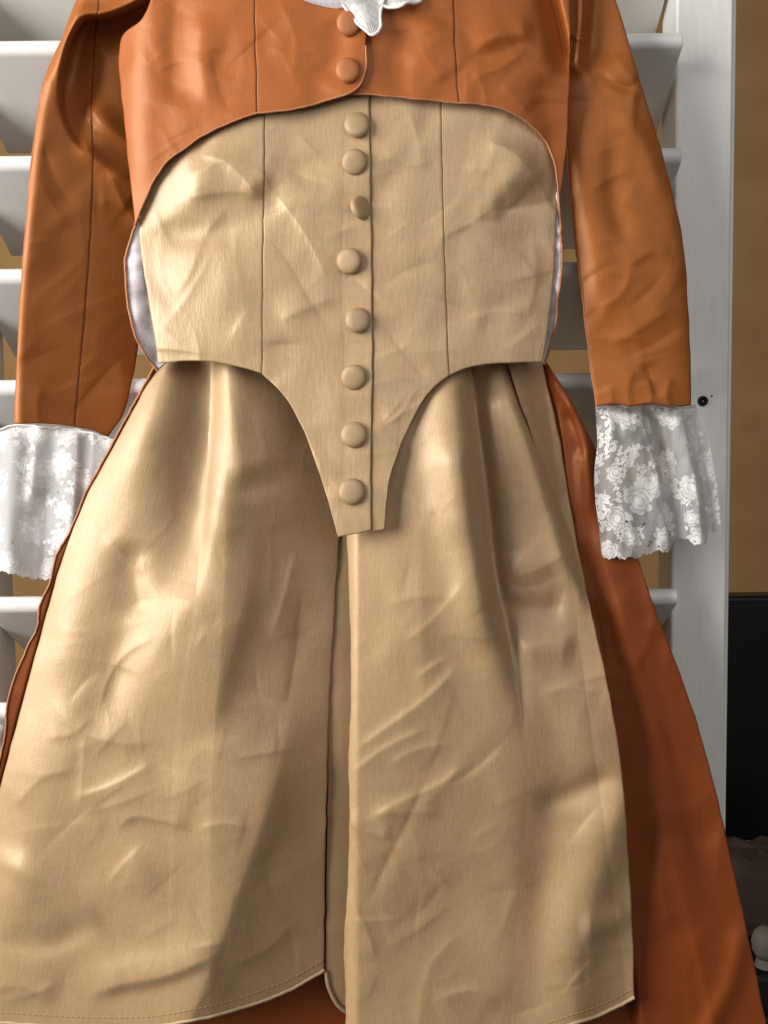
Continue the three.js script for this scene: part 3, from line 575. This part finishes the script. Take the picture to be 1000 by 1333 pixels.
add('piping', cord(srL, hSleeveR, 0.0007, -1.2, 0.3), M.piping, dress);

for (const [p, h] of [[[[331, -40], [332, 40], [335, 147]], hJackC], [[[590, -40], [592, 60], [597, 134]], hJack], [seamL, hSleeveL]]) add('seam', cord(p, h, 0.0004, -0.35, 0.15), M.threadO, dress);
// lace cuffs: gathered, two layers each
const cuffR = sum([
  fold(7, 26, 30, [[800, 530], [805, 620], [818, 725]], { e0: 0.1, e1: 0 }), fold(6, 30, 5, [[832, 530], [852, 600], [864, 660], [872, 725]], { e0: 0.1, e1: 0 }), fold(-5, 4, 18, [[840, 530], [860, 600], [871, 660], [878, 725]], { e0: 0.1, e1: 0 }),
  fold(7, 24, 5, [[885, 530], [903, 600], [912, 660], [918, 725]], { e0: 0.1, e1: 0 }), fold(-6, 4, 16, [[890, 530], [907, 600], [917, 660], [923, 725]], { e0: 0.1, e1: 0 }), fold(2.4, 6, 6, [[815, 528], [822, 560], [830, 600]], { e0: 0 }), fold(2.4, 5, 6, [[858, 526], [866, 560], [876, 600]], { e0: 0 }), fold(2.2, 4, 4, [[792, 528], [795, 550], [798, 580]], { e0: 0 }),
]);
const hCuffR = (x, y) => -15 - 0.10 * (x - 780) - 2 + cuffR(x, y) + 0.8 * sn(x / 20, y / 40);
const scal = a => (q, u, w) => { q[1] += w * w * (a * Math.abs(Math.sin(u * 31)) + 0.9 * Math.sin(u * 160)); };
const cuffSet = (o, h, mat, parent, one) => {
  add('cuff', sheet({ ...o, h, thick: 0.0004, edge: [0, 0, 0, 0], step: 2 }), mat, parent);
  if (one) return;
  add('cuff', sheet({ ...o, h: (x, y) => h(x + 13, y + 9) - 7, thick: 0.0004, edge: [0, 0, 0, 0], step: 3 }), mat, parent);
};
cuffSet({
  T: [[776, 530], [800, 527], [822, 530], [846, 526], [872, 530], [905, 526]], R: [[905, 526], [918, 556], [929, 606], [936, 655], [940, 697]],
  B: [[784, 724], [830, 723], [852, 716], [873, 716, 1], [876, 704], [886, 697], [904, 705], [919, 706, 1], [921, 697], [940, 697]], L: [[776, 530], [777, 575], [774, 630], [779, 680], [784, 724]], wave: scal(4),
}, hCuffR, M.lace, sr, true);
const cuffRim = (pts, h, parent, mat) => add('edging', cord(pts, h, 0.0009, 0.2, 1.1), mat, parent);
M.trim = new THREE.MeshStandardMaterial({ color: 0xe4e0db, roughness: 0.85 });
cuffRim([[776, 531], [800, 528], [822, 531], [846, 527], [872, 531], [905, 527]], (x, y) => hCuffR(x, y) + 0.4, sr, M.trim);
const cuffLF = sum([
  fold(9, 14, 26, [[20, 560], [14, 640], [10, 745]], { e0: 0.1, e1: 0 }), fold(4, 8, 16, [[50, 560], [46, 600], [40, 660]], { e0: 0 }), fold(5, 20, 8, [[100, 560], [98, 620], [90, 700]], { e0: 0.05, e1: 0 }), fold(2.4, 6, 7, [[75, 558], [78, 600], [76, 640]], { e0: 0 }), fold(2.2, 5, 6, [[122, 562], [120, 600], [112, 650]], { e0: 0 }), fold(-3, 10, 10, [[62, 600], [60, 680], [56, 750]], { e1: 0 }),
]);
const hCuffL = (x, y) => -24 + cuffLF(x, y) + 0.5 * sn(x / 30, y / 70);
cuffSet({ T: [[-8, 562], [18, 553], [55, 555], [97, 558], [150, 572]], R: [[150, 572], [140, 650], [128, 750]], B: [[-26, 738], [10, 744], [40, 751], [75, 751], [128, 750]], L: [[-8, 562], [-20, 640], [-26, 738]], wave: scal(3) }, hCuffL, M.laceL, sl2);
cuffRim([[-8, 562], [18, 554], [55, 556], [97, 559], [150, 573]], (x, y) => hCuffL(x, y) + 0.4, sl2, M.trim);

// lace at the neck
const hJab = (x, y) => hJackC(x, y) + 4 + 2.4 * Math.sin((x - y * 0.5) / 9);
add('jabot', sheet({ T: [[425, -40], [505, -40]], R: [[505, -40], [500, 0], [495, 20], [494, 42]], B: [[474, 38], [484, 47], [494, 42]], L: [[425, -40], [446, 6], [458, 22], [474, 38]], h: hJab, thick: 0.0005, edge: [0, 0, 0, 0], step: 1.6 }), M.laceL, dress);
add('jabot', sheet({ T: [[430, -40], [503, -40]], R: [[503, -40], [500, 0], [494, 16], [492, 38]], B: [[472, 34], [482, 42], [492, 38]], L: [[430, -40], [448, 4], [458, 18], [472, 34]], h: (x, y) => hJab(x + 20, y) - 3, thick: 0.0005, edge: [0, 0, 0, 0], step: 1.6 }), M.laceL, dress);
add('edging', cord([[446, 6], [458, 22], [474, 38], [484, 46], [493, 41], [495, 20], [499, 0]], hJab, 0.0011, 0.2, 0.5), M.trim, dress);
add('jabot', sheet({ T: [[488, -40], [575, -40]], R: [[575, -40], [548, 2]], B: [[494, 7], [512, 10], [530, 6], [548, 2]], L: [[488, -40], [494, 7]], h: (x, y) => hJab(x, y) - 1, thick: 0.0005, edge: [0, 0, 0, 0], step: 1.6 }), M.laceL, dress);
add('edging', cord([[494, 7], [505, 9], [522, 8], [532, 3], [541, 4], [549, 1]], hJab, 0.0011, 0.2, 0.8), M.trim, dress);

// covered buttons
{
  const pr = [[0.0001, 0.0040], [0.003, 0.0039], [0.0055, 0.0035], [0.0071, 0.0028], [0.008, 0.0017], [0.0083, 0.0006], [0.008, -0.0004], [0.0072, -0.0009], [0.003, -0.001], [0.0001, -0.001]];
  const g = new THREE.LatheGeometry(new THREE.SplineCurve(pr.map(p => new THREE.Vector2(...p))).getPoints(36).map(p => new THREE.Vector2(Math.max(p.x, 0.0001), p.y)), 40); g.rotateX(Math.PI / 2);
  const put = (x, y, r, h, mat, rx = 0, ry = 0, sq = 1) => { const b = add('button', g, mat, dress); b.position.copy(P(x, y, (h(x, y) + 1.2) / 1000)); b.rotation.set(rx, ry, (x * 7 + y) % 3); b.rotation.order = 'XYZ'; const s = r / 15.2; b.scale.set(s * sq, s, s); return b; };
  const list = [[465, 163, 16.2, -0.15, 0.05], [462, 211, 16, 0.2, 0.05], [469, 271, 15.8, -0.32, 0.68], [455, 340, 16.4, 0.1, -0.1], [466, 417, 16.2, -0.1, 0.15], [461, 491, 16.4, 0.12, 0], [461, 566, 16.8, -0.1, 0.05], [458, 640, 17, -0.12, 0.08]];
  for (const [x, y, r, a, b] of list) put(x, y, r, hCentreL, M.goldButton, a, b);
  M.orangeButton = satin([184, 108, 54], 31, { metal: 0.1, bs: 0.0001, sc: [1, 0.65, 0.4] });
  for (const [x, y, r, a, b] of [[454, 31, 15, 0.1, 0.15], [453, 92, 15.2, 0, 0.1]]) put(x, y, r, hJackC, M.orangeButton, a, b).userData.label = 'orange satin covered button on the jacket front';
}

renderer.render(scene, camera);
